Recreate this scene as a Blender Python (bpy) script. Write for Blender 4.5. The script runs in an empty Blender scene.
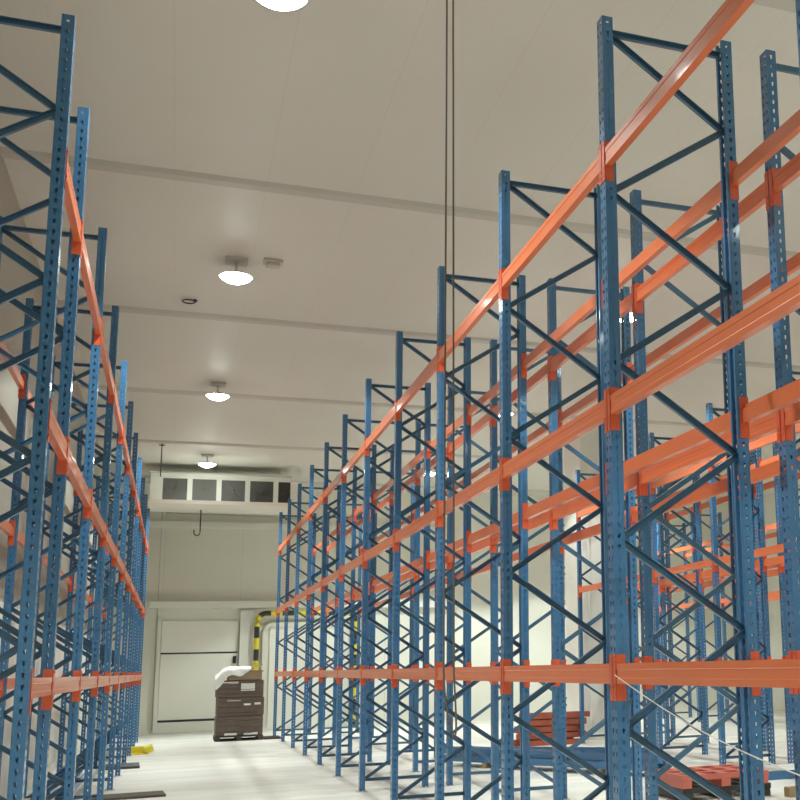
import bpy, math, random
from mathutils import Vector, Matrix
R_ = random.Random(7)
SC = bpy.context.scene
COL = SC.collection
PI = math.pi

# ------------------------------------------------------------------ measures
XR, XL, DEP, GAP = 2.7167, -0.9015, 0.97, 0.385     # rack faces, frame depth, gap between back-to-back rows
BAY, TOP = 2.7, 6.47
LV = [1.761, 3.562, 5.366]
Y0 = 6.874                                            # nearest right frame seen
CEIL, WALL_Y, WALL_L, WALL_R, WALL_N = 7.97, 38.58, -2.2, 20.5, -7.0

# ------------------------------------------------------------------ materials
def mat(name, col, rough=.5, metal=0., noise=0., nscale=8., bump=0., bscale=40., spec=.5, coat=0.):
    m = bpy.data.materials.new(name); m.use_nodes = True
    nt = m.node_tree; b = nt.nodes['Principled BSDF']
    b.inputs['Base Color'].default_value = (*col, 1); b.inputs['Roughness'].default_value = rough
    b.inputs['Metallic'].default_value = metal; b.inputs['Specular IOR Level'].default_value = spec
    b.inputs['Coat Weight'].default_value = coat; b.inputs['Coat Roughness'].default_value = .07
    tc = nt.nodes.new('ShaderNodeTexCoord')
    if noise:
        n = nt.nodes.new('ShaderNodeTexNoise'); n.inputs['Scale'].default_value = nscale; n.inputs['Detail'].default_value = 6
        nt.links.new(tc.outputs['Object'], n.inputs['Vector'])
        mx = nt.nodes.new('ShaderNodeMix'); mx.data_type = 'RGBA'
        mx.inputs[6].default_value = (*[c * (1 - noise) for c in col], 1); mx.inputs[7].default_value = (*[min(1, c * (1 + noise)) for c in col], 1)
        nt.links.new(n.outputs['Fac'], mx.inputs[0]); nt.links.new(mx.outputs[2], b.inputs['Base Color'])
    if bump:
        n2 = nt.nodes.new('ShaderNodeTexNoise'); n2.inputs['Scale'].default_value = bscale
        nt.links.new(tc.outputs['Object'], n2.inputs['Vector'])
        bp = nt.nodes.new('ShaderNodeBump'); bp.inputs['Strength'].default_value = bump; bp.inputs['Distance'].default_value = .01
        nt.links.new(n2.outputs['Fac'], bp.inputs['Height']); nt.links.new(bp.outputs['Normal'], b.inputs['Normal'])
    return m

def panel_mat(name, col, axis, pitch, offset, depth=.35, rough=.45, noise=.04):
    """insulated sandwich panel: flat sheet with narrow joint lines at a regular pitch"""
    m = mat(name, col, rough, noise=noise, nscale=.6)
    nt = m.node_tree; b = nt.nodes['Principled BSDF']
    src = b.inputs['Base Color'].links[0].from_socket
    g = nt.nodes.new('ShaderNodeNewGeometry'); s = nt.nodes.new('ShaderNodeSeparateXYZ'); nt.links.new(g.outputs['Position'], s.inputs[0])
    def M(op, a, v=None):
        n = nt.nodes.new('ShaderNodeMath'); n.operation = op
        if hasattr(a, 'links'): nt.links.new(a, n.inputs[0])
        else: n.inputs[0].default_value = a
        if v is not None: n.inputs[1].default_value = v
        return n.outputs[0]
    x = M('DIVIDE', M('SUBTRACT', s.outputs[axis], offset), pitch)
    f = M('ABSOLUTE', M('SUBTRACT', M('FRACT', M('ADD', x, 100.5)), .5))
    line = M('LESS_THAN', f, .007 / pitch)
    mx = nt.nodes.new('ShaderNodeMix'); mx.data_type = 'RGBA'
    nt.links.new(M('MULTIPLY', line, depth), mx.inputs[0]); nt.links.new(src, mx.inputs[6]); mx.inputs[7].default_value = (.12, .11, .09, 1)
    nt.links.new(mx.outputs[2], b.inputs['Base Color'])
    return m

def emit(name, col, strength):
    m = bpy.data.materials.new(name); m.use_nodes = True; nt = m.node_tree; nt.nodes.clear()
    e = nt.nodes.new('ShaderNodeEmission'); e.inputs[0].default_value = (*col, 1); e.inputs[1].default_value = strength
    o = nt.nodes.new('ShaderNodeOutputMaterial'); nt.links.new(e.outputs[0], o.inputs[0]); return m

BLUE = mat('blue_powder_coat', (.058, .185, .37), .27, noise=.14, nscale=5, coat=.45, bump=.08, bscale=120)
BRACE = mat('blue_brace_coat', (.055, .145, .25), .28, noise=.12, nscale=5, coat=.4)
ORANGE = mat('orange_powder_coat', (.78, .18, .06), .36, noise=.07, nscale=3, coat=.45, bump=.05, bscale=60)
CONN = mat('orange_connector_coat', (.72, .12, .045), .34, coat=.3)
ZINC = mat('zinc_plated_steel', (.55, .56, .56), .35, .9)
DARK = mat('dark_rubber', (.03, .03, .03), .6)
CEILM = panel_mat('ceiling_panels', (.70, .68, .62), 0, 1.1, .83, .07)
WALLM = panel_mat('wall_panels', (.80, .79, .70), 0, 2.37, 1.9, .25)
WALLS = panel_mat('side_wall_panels', (.80, .79, .72), 1, 1.1, .2, .35)
TRIMM = mat('painted_joint_strip', (.56, .54, .49), .5)
WHITE = mat('white_painted_steel', (.82, .81, .74), .4, noise=.03, nscale=2)
GREYP = mat('grey_painted_steel', (.55, .54, .48), .45)
DOORM = mat('roller_door_sheet', (.90, .89, .81), .4, noise=.03, nscale=1.5)
CABLE = mat('brown_rope', (.16, .12, .10), .8)
ROPE = mat('pale_string', (.75, .72, .68), .8)
YEL = mat('yellow_paint', (.80, .66, .04), .45)
BLK = mat('black_paint', (.04, .04, .035), .45)
CARTON = mat('brown_wrapped_carton', (.13, .095, .075), .55, noise=.35, nscale=9, bump=.35, bscale=14)
CARDB = mat('cardboard', (.33, .24, .15), .8, noise=.15, nscale=6)
WOOD = mat('pallet_wood', (.36, .25, .14), .75, noise=.3, nscale=14)
SHEET = mat('white_film', (.80, .80, .76), .35, noise=.05, nscale=8, bump=.4, bscale=12)
RUST = mat('brick_red_paint', (.40, .10, .055), .55, noise=.3, nscale=9)
PINK = mat('red_pallet_plastic', (.66, .17, .12), .38, noise=.08, nscale=6)
BPLA = mat('black_pallet_plastic', (.045, .045, .045), .5)
FAN = mat('fan_grille_dark', (.055, .05, .045), .6)
LENS = emit('lamp_lens_glow', (.90, 1., .965), 34.)

def floor_mat():
    m = mat('sealed_concrete', (.66, .65, .59), .42, noise=.0)
    nt = m.node_tree; b = nt.nodes['Principled BSDF']
    tc = nt.nodes.new('ShaderNodeTexCoord')
    mp = nt.nodes.new('ShaderNodeMapping'); mp.inputs['Scale'].default_value = (.35, 1.5, 1); nt.links.new(tc.outputs['Object'], mp.inputs[0])
    n = nt.nodes.new('ShaderNodeTexNoise'); n.inputs['Scale'].default_value = 1.2; n.inputs['Detail'].default_value = 8; n.inputs['Roughness'].default_value = .62
    nt.links.new(mp.outputs[0], n.inputs['Vector'])
    cr = nt.nodes.new('ShaderNodeValToRGB'); e = cr.color_ramp.elements
    e[0].position = .3; e[0].color = (.60, .59, .54, 1); e[1].position = .62; e[1].color = (.80, .79, .72, 1)
    nt.links.new(n.outputs['Fac'], cr.inputs[0]); nt.links.new(cr.outputs[0], b.inputs['Base Color'])
    r = nt.nodes.new('ShaderNodeMapRange'); r.inputs[3].default_value = .3; r.inputs[4].default_value = .55
    nt.links.new(n.outputs['Fac'], r.inputs[0]); nt.links.new(r.outputs[0], b.inputs['Roughness'])
    return m
FLOORM = floor_mat()

# ------------------------------------------------------------------ mesh builder
class MB:
    def __init__(s): s.v = []; s.f = []; s.mi = []; s.sm = []
    def add(s, vs, fs, mi=0, sm=False):
        k = len(s.v); s.v += [tuple(v) for v in vs]
        for f in fs: s.f.append([i + k for i in f]); s.mi.append(mi); s.sm.append(sm)
    def box(s, x0, x1, y0, y1, z0, z1, mi=0, M=None):
        vs = [Vector((x, y, z)) for z in (z0, z1) for y in (y0, y1) for x in (x0, x1)]
        if M: vs = [M @ v for v in vs]
        s.add(vs, [(0, 2, 3, 1), (4, 5, 7, 6), (0, 1, 5, 4), (2, 6, 7, 3), (0, 4, 6, 2), (1, 3, 7, 5)], mi)
    def bbox(s, x0, x1, y0, y1, z0, z1, b=.01, mi=0, M=None):
        """box with chamfered edges"""
        vs = []; 
        for z, zi in ((z0, 1), (z1, -1)):
            for y, yi in ((y0, 1), (y1, -1)):
                for x, xi in ((x0, 1), (x1, -1)):
                    vs += [(x + xi * b, y + yi * b, z), (x + xi * b, y, z + zi * b), (x, y + yi * b, z + zi * b)]
        vs = [Vector(v) for v in vs]
        if M: vs = [M @ v for v in vs]
        c = lambda x, y, z, a: (z * 4 + y * 2 + x) * 3 + a   # a: 0=z face,1=y face,2=x face
        fs = [[c(0,0,0,0),c(0,1,0,0),c(1,1,0,0),c(1,0,0,0)],[c(0,0,1,0),c(1,0,1,0),c(1,1,1,0),c(0,1,1,0)],
              [c(0,0,0,1),c(1,0,0,1),c(1,0,1,1),c(0,0,1,1)],[c(0,1,0,1),c(0,1,1,1),c(1,1,1,1),c(1,1,0,1)],
              [c(0,0,0,2),c(0,0,1,2),c(0,1,1,2),c(0,1,0,2)],[c(1,0,0,2),c(1,1,0,2),c(1,1,1,2),c(1,0,1,2)]]
        for z in (0, 1):
            for y in (0, 1): fs.append([c(0,y,z,0),c(1,y,z,0),c(1,y,z,1),c(0,y,z,1)])
            for x in (0, 1): fs.append([c(x,0,z,0),c(x,1,z,0),c(x,1,z,2),c(x,0,z,2)])
        for y in (0, 1):
            for x in (0, 1): fs.append([c(x,y,0,1),c(x,y,1,1),c(x,y,1,2),c(x,y,0,2)])
        for z in (0, 1):
            for y in (0, 1):
                for x in (0, 1): fs.append([c(x,y,z,0),c(x,y,z,1),c(x,y,z,2)])
        s.add(vs, fs, mi)
    def prism(s, prof, a, b, up, mi=0, M=None):
        """closed 2-D profile (u,w) swept straight from a to b; u is side, w is up"""
        a, b = Vector(a), Vector(b); d = (b - a).normalized(); up = Vector(up); side = d.cross(up).normalized(); up = side.cross(d)
        n = len(prof); vs = [p + side * u + up * w for p in (a, b) for u, w in prof]
        fs = [(i, (i + 1) % n, n + (i + 1) % n, n + i) for i in range(n)] + [tuple(range(n))[::-1], tuple(range(n, 2 * n))]
        if M: vs = [M @ v for v in vs]
        s.add(vs, fs, mi)
    def tube(s, pts, r, seg=10, mi=0, closed=False):
        pts = [Vector(p) for p in pts]; rings = []
        rr = r if isinstance(r, (list, tuple)) else [r] * len(pts)
        ref = Vector((0, 0, 1))
        for i, p in enumerate(pts):
            if closed: d = pts[(i + 1) % len(pts)] - pts[i - 1]
            else: d = pts[min(i + 1, len(pts) - 1)] - pts[max(i - 1, 0)]
            d.normalize()
            x = d.cross(ref)
            if x.length < .15: x = d.cross(Vector((1, 0, 0)))
            x.normalize(); y = d.cross(x)
            rings.append([p + (x * math.cos(2 * PI * k / seg) + y * math.sin(2 * PI * k / seg)) * rr[i] for k in range(seg)])
        vs = [v for ring in rings for v in ring]; fs = []
        m = len(pts)
        for i in range(m if closed else m - 1):
            j = (i + 1) % m
            for k in range(seg): fs.append((i * seg + k, i * seg + (k + 1) % seg, j * seg + (k + 1) % seg, j * seg + k))
        s.add(vs, fs, mi, True)
        if not closed: s.add(vs, [], mi); s.f.append([len(s.v) - m * seg + k for k in range(seg)]); s.mi.append(mi); s.sm.append(False); s.f.append([len(s.v) - seg + k for k in range(seg)][::-1]); s.mi.append(mi); s.sm.append(False)
    def lathe(s, prof, c=(0, 0, 0), seg=24, mi=0, ax='z'):
        c = Vector(c); vs = []; n = len(prof)
        for r, h in prof:
            for k in range(seg):
                a = 2 * PI * k / seg
                p = Vector((r * math.cos(a), r * math.sin(a), h))
                if ax == 'y': p = Vector((p.x, p.z, p.y))
                vs.append(c + p)
        fs = [(i * seg + k, i * seg + (k + 1) % seg, (i + 1) * seg + (k + 1) % seg, (i + 1) * seg + k) for i in range(n - 1) for k in range(seg)]
        s.add(vs, fs, mi, True)
    def mesh(s, name, mats):
        me = bpy.data.meshes.new(name); me.from_pydata(s.v, [], s.f)
        for m in (mats if isinstance(mats, (list, tuple)) else [mats]): me.materials.append(m)
        me.polygons.foreach_set('material_index', s.mi); me.polygons.foreach_set('use_smooth', s.sm)
        me.update(); return me
    def build(s, name, mats, parent=None): return obj(name, s.mesh(name, mats), parent)

def obj(name, me, parent=None, loc=None):
    o = bpy.data.objects.new(name, me); COL.objects.link(o)
    if parent: o.parent = parent
    if loc: o.location = loc
    return o
def tag(o, label, cat, group=None, kind=None):
    o['label'] = label; o['category'] = cat
    if group: o['group'] = group
    if kind: o['kind'] = kind
    return o
def empty(name, loc, label, cat, group=None, rz=0):
    o = bpy.data.objects.new(name, None); COL.objects.link(o); o.location = loc; o.rotation_euler = (0, 0, rz); o.empty_display_size = .1
    return tag(o, label, cat, group)
def struct(o):
    o['kind'] = 'structure'; return o
KIDS = {}
def copy_tree(o, parent=None):
    c = o.copy(); COL.objects.link(c)
    if parent: c.parent = parent
    for ch in [k for k in o.children]: copy_tree(ch, c)
    return c

# ------------------------------------------------------------------ room
def slab(name, x0, x1, y0, y1, z0, z1, m, parent=None):
    b = MB(); b.box(x0, x1, y0, y1, z0, z1); o = b.build(name, m, parent)
    if not parent: struct(o)
    return o
slab('floor', WALL_L - .2, WALL_R + .2, WALL_N - .2, WALL_Y + .2, -.2, 0, FLOORM)
slab('ceiling', WALL_L - .2, WALL_R + .2, WALL_N - .2, WALL_Y + .2, CEIL, CEIL + .2, CEILM)
slab('wall_left', WALL_L - .2, WALL_L, WALL_N, WALL_Y, 0, CEIL, WALLS)
slab('wall_right', WALL_R, WALL_R + .2, WALL_N, WALL_Y, 0, CEIL, WALLS)
slab('wall_far', WALL_L - .2, WALL_R + .2, WALL_Y, WALL_Y + .2, 0, CEIL, WALLM)
slab('wall_near', WALL_L - .2, WALL_R + .2, WALL_N - .2, WALL_N, 0, CEIL, WALLM)
for i in range(8):                                   # ceiling joint covers across the room
    y = 14.02 + 5.8 * (i - 3)
    b = MB(); b.prism([(-.13, 0), (.13, 0), (.08, -.05), (-.08, -.05)], (WALL_L, y, CEIL), (WALL_R, y, CEIL), (0, 0, 1))
    struct(b.build('trim_%d' % (i + 1), TRIMM))
slab('baseboard_far', WALL_L, WALL_R, WALL_Y - .05, WALL_Y, 0, .12, WHITE)
slab('baseboard_left', WALL_L, WALL_L + .04, WALL_N, WALL_Y - .05, 0, .12, WHITE)
slab('trim_9', -.85, 9., WALL_Y - .32, WALL_Y, 3.90, 4.12, WHITE)      # ledge above the doors
slab('trim_10', -1.1, 9., WALL_Y - .14, WALL_Y, 6.52, 6.72, WHITE)
slab('trim_11', 1.91, 2.33, WALL_Y - .22, WALL_Y, 0, 3.82, WHITE)     # pilaster between the two doors
# white clad column in the second aisle end
b = MB(); b.bbox(9.32, 10.08, 26.0, 27.3, 0, CEIL, .02); b.box(9.5, 9.54, 25.985, 26.0, .02, CEIL - .02); b.bbox(9.28, 10.12, 25.96, 27.34, 0, .14, .01)
struct(b.build('trim_12', WHITE))

UPW = panel_mat('upper_cladding', (.76, .74, .64), 0, 2.37, 1.9, .2)
slab('trim_13', -1.0, 9.0, WALL_Y - .03, WALL_Y, 4.12, 6.52, UPW)
slab('trim_14', WALL_L, WALL_L + .03, WALL_N, WALL_Y - .05, 2.9, CEIL, panel_mat('grey_upper_side_wall', (.36, .335, .28), 1, 1.1, .2, .3))  # thin slab giving the upper left wall a darker grey than below
# door 1: cold-room sliding door at the end of the aisle
d1 = bpy.data.objects.new('door_1', None); COL.objects.link(d1); d1.location = (.72, WALL_Y, 0); struct(d1)
def dslab(name, x0, x1, y0, y1, z0, z1, m, par, bev=.0):
    b = MB(); (b.bbox(x0, x1, y0, y1, z0, z1, bev) if bev else b.box(x0, x1, y0, y1, z0, z1)); return b.build(name, m, par)
dslab('door_panel', -1.17, 1.14, -.10, -.0, .40, 2.45, DOORM, d1, .01)
dslab('door_panel', -1.17, 1.14, -.09, -.0, 2.50, 3.50, DOORM, d1, .01)
dslab('seal', -1.17, 1.14, -.07, -.0, 2.44, 2.51, DARK, d1)
dslab('threshold', -1.22, 1.16, -.12, 0, 0, .33, WHITE, d1, .01)
dslab('seal', -1.17, 1.14, -.08, 0, .32, .41, DARK, d1)
dslab('door_frame', -1.30, -1.18, -.14, 0, 0, 3.6, WHITE, d1, .01)
dslab('handle', 1.0, 1.10, -.17, -.10, 2.12, 2.36, DARK, d1, .02)
# door 2: white framed door behind the striped guard
d2 = bpy.data.objects.new('door_2', None); COL.objects.link(d2); d2.location = (4.0, WALL_Y, 0); struct(d2)
dslab('door_panel', -1.15, 1.2, -.06, 0, .02, 3.3, DOORM, d2, .01)
b = MB(); pts = []
for a in range(0, 7): pts.append((-1.05 - .25 * math.cos(a * PI / 12), -.08, 3.10 + .25 * math.sin(a * PI / 12)))
pr = [(-.08, -.06), (.08, -.06), (.08, .06), (-.08, .06)]
path = [(-1.3, -.08, 0)] + pts + [(1.3, -.08, 3.35), (1.3, -.08, 0)]
for p, q in zip(path[:-1], path[1:]): b.prism(pr, p, q, (0, 1, 0))
b.build('door_frame', WHITE, d2)

# ------------------------------------------------------------------ upright frames
def perforated(b, x0, dx, y0, dy, z0, z1, cells, pitch=.075, hw=.011, hh=.016, ny=1):
    """strip of sheet standing from z0 to z1 with a column of teardrop holes per cell"""
    w = math.hypot(dx, dy); ux, uy = dx / w, dy / w
    n = int((z1 - z0) / pitch); cw = w / cells
    for c in range(cells):
        for k in range(n):
            za = z0 + k * pitch; zb = z1 if k == n - 1 else za + pitch; zc = za + pitch / 2; u0 = c * cw; u1 = u0 + cw; uc = (u0 + u1) / 2
            P = [(u0, za), (u1, za), (u1, zb), (u0, zb), (uc - hw * .5, zc - hh), (uc + hw * .5, zc - hh), (uc + hw, zc + hh), (uc - hw, zc + hh)]
            b.add([(x0 + ux * u, y0 + uy * u, z) for u, z in P], [(0, 1, 5, 4), (1, 2, 6, 5), (2, 3, 7, 6), (3, 0, 4, 7)])
def post_mesh():
    b = MB(); xo, xi, yo = -.042, .042, .052
    perforated(b, xo, 0, yo, -2 * yo, 0, TOP, 2)
    perforated(b, xo, xi - xo, -yo, 0, 0, TOP, 1)
    perforated(b, xi, xo - xi, yo, 0, 0, TOP, 1)
    for s in (-1, 1):
        b.box(xi - .002, xi, min(s * yo, s * (yo - .022)), max(s * yo, s * (yo - .022)), 0, TOP)
        b.box(xi - .02, xi, min(s * (yo - .024), s * (yo - .022)), max(s * (yo - .024), s * (yo - .022)), 0, TOP)
    return b.mesh('post', BLUE)
POST = post_mesh()
b = MB(); b.bbox(-.075, .075, -.085, .085, 0, .008, .002)
for s in (-1, 1): b.lathe([(.0, .02), (.011, .02), (.011, .008)], (0, s * .07, 0), 6)
FOOT = b.mesh('foot_plate', ZINC)
def brace_mesh(L):
    b = MB(); c = [(-.015, -.024), (.015, -.024), (.015, -.021), (-.012, -.021), (-.012, .021), (.015, .021), (.015, .024), (-.015, .024)]
    b.prism(c, (0, 0, 0), (L, 0, 0), (0, 0, 1))
    for x in (.02, L - .02): b.lathe([(0, .022), (.011, .022), (.011, .0)], (x, 0, 0), 6, ax='y')
    return b.mesh('brace', BRACE)
BR_H = brace_mesh(DEP - .05); DL = math.hypot(DEP - .04, .62); BR_D = brace_mesh(DL)
ORD = ['nearest', 'second', 'third', 'fourth', 'fifth', 'sixth', 'seventh', 'eighth', 'ninth', 'tenth', 'eleventh', 'twelfth']

def make_frame():
    """origin on the floor midway between its two posts; posts' perforated fronts face outwards"""
    r = bpy.data.objects.new('upright_frame', None); COL.objects.link(r); r.empty_display_size = .2
    h = DEP / 2
    for s in (-1, 1):
        p = obj('post', POST, r, (s * h, 0, .008))
        p.scale = (1, 1, (TOP - .008) / TOP)
        if s > 0: p.rotation_euler = (0, 0, PI)
        obj('foot_plate', FOOT, p, (0, 0, -.008))
    zs = TOP - .10
    obj('brace', BR_H, r, (-h + .025, 0, zs)); obj('brace', BR_H, r, (-h + .025, 0, .17))
    for i in range(10):
        za, zb = zs - .62 * i, zs - .62 * (i + 1)
        ang = math.atan2(zb - za, DEP - .04)
        if i % 2 == 0: o = obj('brace', BR_D, r, (-h + .02, (-.012 if i % 2 else .012), za)); o.rotation_euler = (0, -ang, 0)
        else:
            o = obj('brace', BR_D, r, (-h + .02, -.012, zb)); o.rotation_euler = (0, ang, 0)
    return r
FR = make_frame(); FR_USED = [False]
def place_frame(x, y, flip, label, group):
    o = copy_tree(FR) if FR_USED[0] else FR
    FR_USED[0] = True
    o.location = (x, y, 0); o.rotation_euler = (0, 0, PI if flip else 0)
    tag(o, label, 'rack frame', group)
    return o

# ------------------------------------------------------------------ beams
def rail_mesh(L):
    b = MB(); h = L / 2
    c = [(-.026, -.066), (.026, -.066), (.026, .034), (.006, .034), (.006, .066), (-.026, .066), (-.026, .030), (-.0225, .024), (-.0225, -.024), (-.026, -.030)]
    b.prism([(-u, w) for u, w in c][::-1], (0, h, 0), (0, -h, 0), (0, 0, 1))
    return b.mesh('rail', ORANGE)
def conn_mesh(s, inward=1):
    """connector at the +y (s=1) or -y end; origin at the rail end"""
    b = MB()
    b.box(-.030, .040, min(0, s * .004), max(0, s * .004), -.175, .125)
    b.box(-.030, -.0245, min(0, s * .049), max(0, s * .049), -.175, .125)
    for z in (-.14, -.09, .095): b.box(-.034, -.030, min(s * .018, s * .032), max(s * .018, s * .032), z, z + .018)
    return b.mesh('connector', CONN)
CP, CM = conn_mesh(1), conn_mesh(-1)
PROTO = {}
def place_beam(x, y, z, L, out, label, group):
    """out = -1: face towards -x, +1: towards +x. x is the post centre line"""
    key = round(L, 3)
    if key not in PROTO:
        r = bpy.data.objects.new('rack_beam', None); COL.objects.link(r); r.empty_display_size = .1
        e = L / 2 - .057
        obj('rail', rail_mesh(2 * e), r); obj('connector', CP, r, (0, e, 0)); obj('connector', CM, r, (0, -e, 0))
        PROTO[key] = r; o = r
    else: o = copy_tree(PROTO[key])
    o.location = (x + out * .018, y, z); o.rotation_euler = (0, 0, 0 if out < 0 else PI)
    tag(o, label, 'rack beam', group, 'thing')
    return o

LN = ['lowest', 'middle', 'top']
def row(xf, stations, flip, name, fname, faces, levels=(0, 1, 2), first_out=False):
    """one row of bays: frames at the stations, beams on both faces. faces=(name of the -x face, name of the +x face)"""
    n0 = 1 if first_out else 0
    for i, y in enumerate(stations):
        k = i - n0
        if k < 0: lab = 'blue upright frame of the %s just beyond the right edge' % name
        else: lab = 'blue upright frame in the %s, %s from the camera' % (name, ORD[k] if k else 'nearest') 
        place_frame(xf + DEP / 2, y, flip, lab, 'upright frames of the ' + name)
    for i in range(len(stations) - 1):
        L = stations[i + 1] - stations[i]; y = (stations[i + 1] + stations[i]) / 2
        for l in levels:
            for x, out, f in ((xf, -1, faces[0]), (xf + DEP, 1, faces[1])):
                place_beam(x, y, LV[l], L, out, 'orange %s-level beam, %s of %s, %s bay from camera' % (LN[l], f, fname, ORD[i]), '%s-level beams of the %s' % (LN[l], name))

sr = [Y0 + BAY * k for k in range(-1, 11)]
row(XR, sr, False, 'front row of the right rack', 'right front row', ('aisle side', 'inner side'), first_out=True)
row(XR + DEP + GAP, sr, True, 'back row of the right rack', 'right back row', ('inner side', 'far side'), first_out=True)
sl = [9.5565 + BAY * k for k in range(0, 10)]
row(XL - DEP, [9.5565 - 1.41] + sl, False, 'left rack', 'left rack', ('wall side', 'aisle side'))
sf = [Y0 + BAY * k for k in range(2, 7)] + [24.9, 27.75, 30.45]
XF = 8.87
row(XF, sf[:1] + sf[1:6], False, 'front row of the far rack', 'far rack front row', ('aisle side', 'inner side'), first_out=True)
row(XF + DEP + GAP, sf, True, 'back row of the far rack', 'far rack back row', ('inner side', 'far side'), first_out=True)
row(14.9, [Y0 + BAY * k for k in range(6, 11)], False, 'remotest rack', 'remotest rack', ('near side', 'far side'))

# ------------------------------------------------------------------ ceiling lamps
LAMP_W, SPREAD = 990., 122.
def make_lamp():
    r = bpy.data.objects.new('ceiling_lamp', None); COL.objects.link(r); r.empty_display_size = .2
    b = MB(); b.bbox(-.16, .16, -.16, .16, -.035, 0, .006); b.build('mount_plate', TRIMM, r)
    b = MB(); b.lathe([(.018, -.035), (.018, -.20)], (0, 0, 0), 10); b.build('stem', ZINC, r)
    b = MB(); b.lathe([(.0, -.195), (.09, -.195), (.12, -.215), (.24, -.26), (.262, -.265), (.262, -.272), (.235, -.268)], (0, 0, 0), 32); b.build('housing', GREYP, r)
    b = MB(); b.lathe([(.0, -.36), (.06, -.356), (.12, -.341), (.17, -.318), (.21, -.290), (.232, -.265)][::-1], (0, 0, 0), 32); b.build('lens', LENS, r)
    ld = bpy.data.lights.new('lamp_light', 'SPOT'); ld.shadow_soft_size = .16; ld.energy = LAMP_W; ld.spot_size = math.radians(SPREAD); ld.spot_blend = .16; ld.color = (.90, 1., .965)
    lo = bpy.data.objects.new('lamp_light', ld); COL.objects.link(lo); lo.parent = r; lo.location = (0, 0, -.365)
    return r
lamp0 = make_lamp(); used = False
rows = {.60: 'first aisle', 6.95: 'second aisle', 13.1: 'third aisle'}
for x, rn in rows.items():
    for i, y in enumerate([.9, 9.3, 16.9, 24.7, 33.2]):
        if i == 0 and x < 1: y = .3
        o = copy_tree(lamp0) if used else lamp0; used = True
        o.location = (x, y, CEIL)
        if i == 4 or (i == 0 and x < 1):                                     # the end lamps burn brighter than the middle ones
            for ch in o.children:
                if ch.type == 'LIGHT': ch.data = ch.data.copy(); ch.data.energy = LAMP_W * (2.1 if i == 4 else 1.15)
        tag(o, 'round glowing lamp over the %s, %s' % (rn, ['behind the camera', 'at the top edge of the view', 'the nearest in view', 'middle of three in view', 'the one closest to the far wall'][i]), 'ceiling lamp', 'round lamps in line above the aisles')

# small ceiling fittings
def fitting(name, loc, label, cat):
    e = empty(name, loc, label, cat); return e
e = fitting('smoke_detector', (1.12, 16.75, CEIL), 'small grey box detector on the ceiling beside the nearest lamp', 'detector')
b = MB(); b.bbox(-.14, .14, -.1, .1, -.05, 0, .008); b.build('base', TRIMM, e)
b = MB(); b.bbox(-.1, .1, -.07, .07, -.10, -.05, .01); b.build('sensor', GREYP, e)
e = fitting('ceiling_hook', (-.05, 19.0, CEIL), 'little dark ring hook on the ceiling by a joint strip', 'hook')
b = MB(); b.tube([(.10 * math.cos(a * PI / 8), .10 * math.sin(a * PI / 8), -.04) for a in range(16)], .012, 8, closed=True); b.build('ring', DARK, e)
b = MB(); b.lathe([(.03, 0), (.03, -.035), (0, -.035)], (.1, 0, 0), 12); b.build('stud', DARK, e)
e = fitting('hanging_rod', (-.58, 31.5, CEIL), 'thin dark rod with a cross bracket hanging from the ceiling left of the cooler', 'rod')
b = MB(); b.bbox(-.12, .12, -.02, .02, -.05, -.02, .004); b.bbox(-.07, .07, -.02, .02, -.11, -.08, .004); b.box(-.1, .1, -.06, .06, -.02, 0); b.build('bracket', DARK, e)
b = MB(); b.tube([(0, 0, -.02), (0, 0, -.95)], .014, 8); b.build('rod', DARK, e)

# hanging rope pair (one loop) in the aisle
e = empty('hanging_rope', (1.72, 7.5, CEIL), 'pair of thin brown ropes hanging from the ceiling, joined in a loop below', 'rope')
def dz(z): return z - CEIL
b = MB()
L = [(-.031, 0, 0), (-.031, 0, dz(6.8)), (-.033, 0, dz(4.2)), (-.034, 0, dz(1.8))]
for a in range(1, 16):
    t = a / 16; L.append((-.034 + .07 * t + .055 * math.sin(PI * t) * t ** .5, 0, dz(1.8 - .44 * math.sin(PI * t) ** .8)))
L += [(.036, 0, dz(1.8)), (.026, 0, dz(4.2)), (.016, 0, dz(6.8)), (.014, 0, 0)]
b.tube(L, .0068, 8); b.build('cord', CABLE, e)
b = MB(); b.lathe([(0, 0), (.05, 0), (.05, -.02), (0, -.02)], (0, 0, 0), 16); b.build('ceiling_plate', ZINC, e)
# pale string from the first right frame
b = MB(); P = []
for i in range(15):
    t = i / 14; P.append((2.655 - .005 * t, 6.80 - 2.6 * t, 1.752 - .48 * t - .06 * math.sin(PI * t)))
b.tube(P, .0035, 6); tag(b.build('string', ROPE), 'thin pale string strung from the lowest right beam down across the nearest frame', 'string')

# ------------------------------------------------------------------ air cooler on the ceiling
ac = empty('air_cooler', (1.07, 34.7, 6.66), 'long white five-fan air cooler hung under the ceiling at the far wall', 'air cooler')
hw = 1.97
b = MB()
b.box(-hw, hw, .06, 1.15, 0.0, 1.0)
xs = [-hw] ; c0 = -1.30; pitch = .812
b.box(-hw, hw, 0, .06, .86, 1.0); b.box(-hw, hw, 0, .06, 0.0, .22)
edges = [-hw]
for k in range(5): edges += [c0 + k * pitch - .335, c0 + k * pitch + .335]
edges.append(hw)
for k in range(0, len(edges), 2): b.box(edges[k], edges[k + 1], 0, .06, .22, .86)
b.build('casing', WHITE, ac)
b = MB(); b.bbox(-hw - .04, hw + .04, -.05, 1.2, 1.0, 1.035, .005); b.build('lid', GREYP, ac)
b = MB(); b.prism([(-.06, .10), (.0, .0), (.5, -.06), (1.1, 0), (1.15, .1)][::-1], (-hw, 0, -.05), (hw, 0, -.05), (0, 0, 1)); t = b.build('drip_tray', WHITE, ac)
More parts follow.
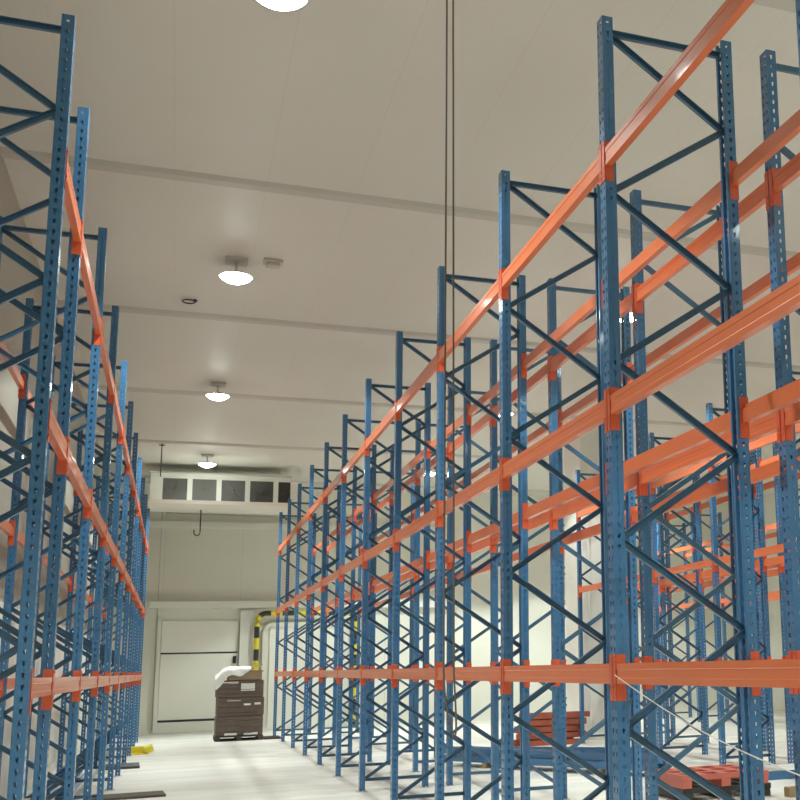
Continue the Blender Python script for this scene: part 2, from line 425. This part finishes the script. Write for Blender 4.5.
for k in range(5):
    b = MB(); cx = c0 + k * pitch
    b.box(cx - .335, cx + .335, .045, .058, .22, .86)
    for q in range(6): b.tube([(cx + (.05 + .045 * q) * math.cos(a * PI / 12), .02, .54 + (.05 + .045 * q) * math.sin(a * PI / 12)) for a in range(24)], .004, 5, closed=True)
    b.lathe([(0, .01), (.05, .01), (.05, .045)], (cx, 0, .54), 16, ax='y')
    for q in range(4):
        a = q * PI / 2 + .4 * k; b.prism([(-.05, 0), (.05, .02), (.05, .024), (-.05, .004)], (cx + .04 * math.cos(a), .035, .54 + .04 * math.sin(a)), (cx + .29 * math.cos(a), .035, .54 + .29 * math.sin(a)), (0, 1, 0))
    b.build('fan', FAN, ac)
for x in (-1.7, -.2, 1.7):
    b = MB(); b.tube([(x, .6, 1.03), (x, .6, CEIL - 6.66)], .012, 8); b.build('hanger_rod', ZINC, ac)
b = MB()
pp = [(-.56, .02, -.06), (-.56, .02, -.72)] + [(-.56 - .085 + .085 * math.cos(a * PI / 8), .02, -.74 - .085 * math.sin(a * PI / 8)) for a in range(1, 8)] + [(-.73, .02, -.66)]
b.tube(pp, .018, 10); b.build('drain_pipe', DARK, ac)
b = MB(); b.tube([(-.5, WALL_Y - .035, 6.98), (4.6, WALL_Y - .035, 6.90)], .035, 10); tag(b.build('pipe', GREYP), 'grey refrigerant pipe running along the far wall just beneath the cooler', 'pipe')
b = MB(); b.tube([(-.60, WALL_Y - .018, .0), (-.60, WALL_Y - .018, CEIL)], .018, 8); tag(b.build('conduit', GREYP), 'thin vertical conduit on the far wall left of the white door', 'conduit')

# ------------------------------------------------------------------ striped door guard
def striped(name, pts, r, label, period, parent=None, start=0):
    e = empty(name, pts[0], label, 'guard post'); o0 = Vector(pts[0])
    # resample
    P = [Vector(p) for p in pts]; seglen = [(q - p).length for p, q in zip(P[:-1], P[1:])]; tot = sum(seglen)
    def at(d):
        for p, q, l in zip(P[:-1], P[1:], seglen):
            if d <= l or q is P[-1]: return p + (q - p) * min(1, d / l)
            d -= l
    n = int(math.ceil(tot / period)); cuts = [i * period for i in range(n)] + [tot]
    for ci, (m, nm) in enumerate(((YEL, 'yellow_band'), (BLK, 'black_band'))):
        b = MB()
        for i in range(n):
            if (i + start) % 2 != ci: continue
            k = 6; b.tube([at(cuts[i] + (cuts[i + 1] - cuts[i]) * j / k) - o0 for j in range(k + 1)], r, 14)
        b.build(nm, m, e)
    return e
gp = [(2.42, WALL_Y - .36, 0), (2.42, WALL_Y - .36, 3.42)] + [(2.42 + .3 - .3 * math.cos(a * PI / 16), WALL_Y - .36, 3.42 + .3 * math.sin(a * PI / 16)) for a in range(1, 9)] + [(5.3, WALL_Y - .36, 3.72)]
gp += [(5.3 + .3 * math.sin(a * PI / 16), WALL_Y - .36, 3.42 + .3 * math.cos(a * PI / 16)) for a in range(1, 9)] + [(5.6, WALL_Y - .36, 0)]
striped('door_guard', gp, .085, 'yellow and black striped tubular guard arching over the door behind the crate stack', .365, start=1)
striped('guard_post', [(-2.03, 27.4, 0), (-2.03, 27.4, 3.6)], .07, 'yellow and black striped guard post against the wall behind the left rack', .365)

# ------------------------------------------------------------------ crate stack at the end of the aisle
PX0, PX1, PY0, PY1 = 1.06, 2.32, 32.55, 33.65
def pallet(name, x0, x1, y0, y1, z, label, m, group=None, h=.14):
    e = empty(name, ((x0 + x1) / 2, (y0 + y1) / 2, z), label, 'pallet', group); w, d = (x1 - x0) / 2, (y1 - y0) / 2
    b = MB(); n = 7
    for i in range(n):
        a = -w + i * (2 * w) / n; b.bbox(a + .012, a + 2 * w / n - .012, -d, d, h - .022, h, .003)
    b.build('top_deck', m, e)
    for y in (-d + .05, 0, d - .05):
        b = MB()
        b.bbox(-w, w, y - .05, y + .05, h - .045, h - .022, .003)
        for x in (-w + .07, 0, w - .07): b.bbox(x - .07, x + .07, y - .05, y + .05, .02, h - .045, .003)
        b.bbox(-w, w, y - .05, y + .05, 0, .02, .003); b.build('bearer', m, e)
    return e
BRN = mat('dark_stained_wood', (.085, .065, .05), .7, noise=.25, nscale=12)
pallet('pallet', PX0, PX1, PY0, PY1, 0, 'dark wooden pallet under the brown crate stack near the white door', BRN)
b = MB(); b.bbox(2.34, 2.80, 32.6, 33.5, 0.0, .045, .004)
# (board to the right of the pallet)
tag(b.build('board', BRN), 'flat dark board on the floor sticking out right of the crate stack', 'board')
zz = .14; hs = [.52, .50, .46]
nm = ['lowest', 'middle', 'upper']
for i, h in enumerate(hs):
    dx = [0, .015, -.01][i]
    e = empty('crate', ((PX0 + PX1) / 2 + dx, (PY0 + PY1) / 2, zz), '%s of the dark brown film-wrapped crates stacked near the white door' % nm[i], 'crate', 'brown crates in the far stack')
    w, d = .61, .53
    b = MB(); b.bbox(-w, w, -d, d, .0, h - .004, .02); b.build('body', CARTON, e)
    b = MB()
    for q in range(3): b.tube([(-w - .003, -d - .006, .08 + h * .3 * q), (-.2, -d - .014, .11 + h * .3 * q + R_.uniform(-.03, .03)), (.2, -d - .012, .07 + h * .3 * q + R_.uniform(-.02, .03)), (w + .003, -d - .006, .1 + h * .3 * q)], .008, 5)
    b.build('strap', CARTON, e)
    b = MB()
    if i == 0:
        b.bbox(-.38, -.06, -d - .012, -d + .01, .01, .07, .004); b.bbox(.12, .48, -d - .012, -d + .01, .01, .07, .004)
    if i == 1: b.bbox(.08, .26, -d - .012, -d + .01, .28, .33, .004); b.bbox(.36, .52, -d - .012, -d + .01, .29, .35, .004); b.bbox(-.35, .0, -d - .012, -d + .01, .40, .42, .004)
    if i == 2: b.bbox(-.45, -.05, -d - .012, -d + .01, .37, .42, .004); b.bbox(0.02, .38, -d - .014, -d + .01, .17, .38, .004)
    b.build('paper_label', SHEET, e)
    zz += h
e = empty('cardboard_box', (1.82, 33.05, zz), 'open dark cardboard box on top of the brown crate stack', 'box')
b = MB(); b.bbox(-.46, .42, -.45, .45, 0, .26, .012); b.build('body', CARDB, e)
b = MB(); b.box(-.46, .46, -.47, -.44, .22, .25); b.prism([(-.45, 0), (.45, 0), (.45, .015), (-.45, .015)], (-.1, 0, .255), (.44, 0, .40), (0, 0, 1)); b.build('flap', CARDB, e)
b = MB()
import itertools
nx, ny = 26, 22; V = []
for j in range(ny + 1):
    for i in range(nx + 1):
        u, v = i / nx, j / ny
        x = 1.02 + .93 * u; wob = .012 * math.sin(9 * u + 4 * v) + .02 * math.sin(17 * u)
        hem = (.30 - .22 * u + .05 * math.sin(11 * u)); zt = zz + (.275 if x > 1.37 else .275 - .26 * ((1.37 - x) / .35) ** 1.3)
        if v < .4: y = 32.53 + wob - .02 * (1 - v / .4); z = zt + .02 - hem * (1 - v / .4)
        else: y = 32.53 + wob + 1.0 * (v - .4) / .6; z = zt + .02 + .045 * math.sin(8 * u + 6 * v) ** 2 + .03 * math.sin(15 * v) ** 2
        V.append((x, y, z))
F = [(j * (nx + 1) + i, j * (nx + 1) + i + 1, (j + 1) * (nx + 1) + i + 1, (j + 1) * (nx + 1) + i) for j in range(ny) for i in range(nx)]
b.add(V, F, 0, True)
o = b.build('plastic_sheet', SHEET); sol = o.modifiers.new('thick', 'SOLIDIFY'); sol.thickness = .012; sol.offset = 1
tag(o, 'crumpled white plastic sheet draped over the top of the brown crate stack', 'sheet')

# ------------------------------------------------------------------ loose blue members lying on the floor
def long_member(a, b_, label, group, m=BLUE, w=.05, h=.06, name='loose_post', cat='post'):
    a, b_ = Vector(a), Vector(b_); d = b_ - a; L = d.length
    b = MB(); t = .006
    c = [(-w, -h), (w, -h), (w, h), (w - t * 3, h), (w - t * 3, h - t), (w - t, h - t), (w - t, -h + t), (-w + t, -h + t), (-w + t, h - t), (-w + t * 3, h - t), (-w + t * 3, h), (-w, h)]
    b.prism(c, (0, 0, 0), (L, 0, 0), (0, 0, 1))
    o = b.build(name, m); o.location = a
    o.rotation_euler = (0, -math.atan2(d.z, math.hypot(d.x, d.y)), math.atan2(d.y, d.x))
    return tag(o, label, cat, group)
POSN = ['frontmost', 'second', 'third', 'rearmost']
A = Vector((4.95, 21.3, 0)); Bp = Vector((7.35, 17.0, 0)); dd = (Bp - A).normalized(); nn = Vector((-dd.y, dd.x, 0))
for s in (.22, .78):
    p = A.lerp(Bp, s); b = MB(); ang = math.atan2(nn.y, nn.x)
    b.bbox(-.32, .32, -.05, .05, 0, .09, .006); o = b.build('timber_block', WOOD); o.location = p + nn * .1; o.rotation_euler = (0, 0, ang)
    tag(o, 'wooden bearer under the %s end of the loose blue posts on the floor' % ('left' if s < .5 else 'right'), 'timber', 'bearers under the loose posts')
for i in range(4):
    off = nn * (-.14 + .155 * i)
    s0, s1 = R_.uniform(-.3, .2), R_.uniform(-.2, .5)
    long_member(A + off + dd * s0 + Vector((0, 0, .152)), Bp + off + dd * s1 + Vector((0, 0, .152)), 'long blue post lying in the lower layer of the loose pile, %s' % POSN[i], 'loose blue posts in the second aisle')
for i in range(3):
    off = nn * (-.06 + .155 * i)
    s0, s1 = R_.uniform(-.5, .3), R_.uniform(-.3, .3)
    long_member(A + off + dd * s0 + Vector((0, 0, .274)), Bp + off + dd * s1 + Vector((0, 0, .274)), 'long blue post lying on the upper layer of the loose pile, %s' % ['frontmost', 'middle', 'rearmost'][i], 'loose blue posts in the second aisle')
# more members beyond
for i, (a, c) in enumerate([((6.2, 21.6, .062), (8.5, 19.35, .062)), ((6.05, 21.95, .062), (8.5, 19.75, .062)), ((6.3, 21.75, .186), (8.4, 19.65, .186))]):
    long_member(a, c, 'blue post on the floor behind the loose pile, %s' % ['nearer one', 'farther one', 'topmost one'][i], 'blue posts beyond the pile')
long_member((7.75, 15.5, .062), (10.6, 15.5, .062), 'single blue post lying flat on the floor at the right, across the second aisle', None)
# left rack floor
for i, (x, z, y0, y1) in enumerate([(-1.70, .062, 16.6, 23.4), (-1.592, .062, 17.0, 23.6), (-1.48, .062, 16.8, 23.0), (-1.66, .255, 16.9, 23.7), (-1.53, .255, 17.1, 22.9)]):
    long_member((x, y0, z), (x + .02, y1, z), 'long blue member on the floor inside the left rack, %s' % ['lower layer by the wall', 'lower layer middle', 'lower layer aisle side', 'upper layer wall side', 'upper layer aisle side'][i], 'blue members lying in the left rack')
for i in range(4):
    long_member((-1.70 + .14 * i, 25.2, .062 + (.0 if i < 3 else .193)), (-1.70 + .14 * i - (0 if i < 3 else .25), 31.8, .062 + (.0 if i < 3 else .193)), 'blue member on the floor deep in the left rack, %s' % ['nearest the wall', 'second from the wall', 'third from the wall', 'on top of the others'][i], 'blue members deep in the left rack')

# red beam stack beyond
k = 0
for lay in range(5):
    for i in range(4):
        if lay == 4 and i == 3: continue
        x = 7.4 + R_.uniform(-.22, .16) + .05 * lay; y = 25.0 + .19 * i + R_.uniform(-.02, .02) + .02 * lay
        long_member((x, y, .062 + .15 * lay), (x + 1.5, y + R_.uniform(-.05, .05), .062 + .15 * lay), 'brick-red beam in the stack by the white column, %s layer, %s row' % (['bottom', 'second', 'third', 'fourth', 'top'][lay], ['front', 'second', 'third', 'rear'][i]),
                    'brick-red beams stacked beyond the blue posts', RUST, .055, .062, 'stacked_beam', 'beam'); k += 1

# red slotted pallet on a black one
def slotted(x0, x1, y0, y1, z, m, label, h):
    e = empty('plastic_pallet', ((x0 + x1) / 2, (y0 + y1) / 2, z), label, 'pallet', None); w, d = (x1 - x0) / 2, (y1 - y0) / 2
    b = MB(); t = h - .03
    nxs, nys = 4, 3; cxw = 2 * w / nxs; cyw = 2 * d / nys
    for i in range(nxs + 1):
        x = -w + i * cxw; b.box(max(-w, x - .06), min(w, x + .06), -d, d, t, h)
    for j in range(nys + 1):
        y = -d + j * cyw
        for i in range(nxs):
            x = -w + i * cxw; b.box(max(-w, x) + .06, x + cxw - .06, max(-d, y - .055), min(d, y + .055), t, h)
    b.build('deck', m, e)
    b = MB(); b.box(-w, w, -d, -d + .02, h - .07, h - .03); b.box(-w, w, d - .02, d, h - .07, h - .03); b.box(-w, -w + .02, -d + .02, d - .02, h - .07, h - .03); b.box(w - .02, w, -d + .02, d - .02, h - .07, h - .03); b.build('rim', m, e)
    for x in (-w + .08, 0, w - .08):
        b = MB(); b.bbox(x - .07, x + .07, -d, d, 0, h - .07, .004); b.build('skid', m, e)
    return e
slotted(6.30, 7.62, 13.75, 14.85, 0, BPLA, 'black plastic pallet on the floor beneath the red slotted one', .17)
slotted(6.27, 7.58, 13.72, 14.82, .17, PINK, 'red slotted plastic pallet on the black one behind the nearest frames', .17)
b = MB(); b.bbox(-.24, .24, -.07, .07, 0, .13, .008); o = b.build('timber_block', WOOD); o.location = (7.95, 13.5, 0); o.rotation_euler = (0, 0, .05)
tag(o, 'brown timber offcut on the floor right of the red pallet', 'timber')
b = MB(); b.bbox(-.45, .45, -.09, .09, 0, .12, .008); o = b.build('timber_block', WOOD); o.location = (5.65, 22.3, 0); o.rotation_euler = (0, 0, -.3)
tag(o, 'yellowish timber on the floor behind the loose blue posts', 'timber')
# left floor bits
b = MB(); b.bbox(-.55, .55, -.32, .32, 0, .035, .004); o = b.build('board', BRN); o.location = (-.62, 19.0, 0); o.rotation_euler = (0, 0, .08)
tag(o, 'wide dark-edged board on the floor poking out of the left rack, nearer one', 'board')
b = MB(); b.bbox(-.36, .36, -.5, .5, 0, .05, .004); o = b.build('board', BPLA); o.location = (-.95, 25.1, 0); o.rotation_euler = (0, 0, .04)
tag(o, 'dark grey board on the floor poking out of the left rack, farther one', 'board')
e = empty('post_protector', (-.72, 28.9, 0), 'yellow steel post protector lying at the foot of the left rack', 'protector')
b = MB(); b.prism([(-.12, 0), (.12, 0), (.12, .03), (-.10, .03), (-.10, .16), (-.12, .18)], (-.32, 0, 0), (.22, 0, 0), (0, 0, 1))
b.prism([(-.12, .0), (.12, 0), (.12, .12), (-.12, .16)], (.16, 0, .01), (.34, 0, .07), (0, 0, 1)); b.build('guard_plate', YEL, e)
for i, (x, y, w, h, l) in enumerate([(-1.5, 14.6, .25, .42, 'brown carton on the floor low in the left rack, nearer the camera'), (-1.55, 16.0, .2, .33, 'brown carton on the floor low in the left rack, behind the nearer one')]):
    e = empty('carton', (x, y, 0), l, 'box', 'cartons in the left rack')
    b = MB(); b.bbox(-w, w, -.22, .22, 0, h, .01); b.build('body', CARDB, e)
    b = MB(); b.box(-.03, .03, -.222, .222, h, h + .002); b.build('tape', WOOD, e)

# ------------------------------------------------------------------ world, camera
w = bpy.data.worlds.new('World'); SC.world = w; w.use_nodes = True
w.node_tree.nodes['Background'].inputs[0].default_value = (.5, .5, .5, 1); w.node_tree.nodes['Background'].inputs[1].default_value = .05
cam = bpy.data.cameras.new('Camera'); co = bpy.data.objects.new('Camera', cam); COL.objects.link(co)
R2 = Vector((0.92772264, -0.37248359, -0.02422146)); U2 = Vector((-0.04239908, -0.16962612, 0.98459601)); F2 = Vector((0.37085445, 0.91240504, 0.17315896))
M = Matrix((R2, U2, -F2)).transposed().to_4x4(); M.translation = Vector((0, 0, 1.8295)); co.matrix_world = M
cam.sensor_width = 36; cam.lens = 1103.53 / 800 * 36; cam.shift_x = (400 - 625.42) / 800; cam.shift_y = (468.83 - 400) / 800
cam.clip_start = .05; cam.clip_end = 200
SC.camera = co
SC.view_settings.view_transform = 'Standard'; SC.view_settings.look = 'None'; SC.view_settings.gamma = 1; SC.view_settings.exposure = 0
SC.view_settings.use_curve_mapping = False
SC.cycles.use_denoising = True; SC.cycles.sample_clamp_indirect = 6; SC.cycles.max_bounces = 10; SC.cycles.diffuse_bounces = 6
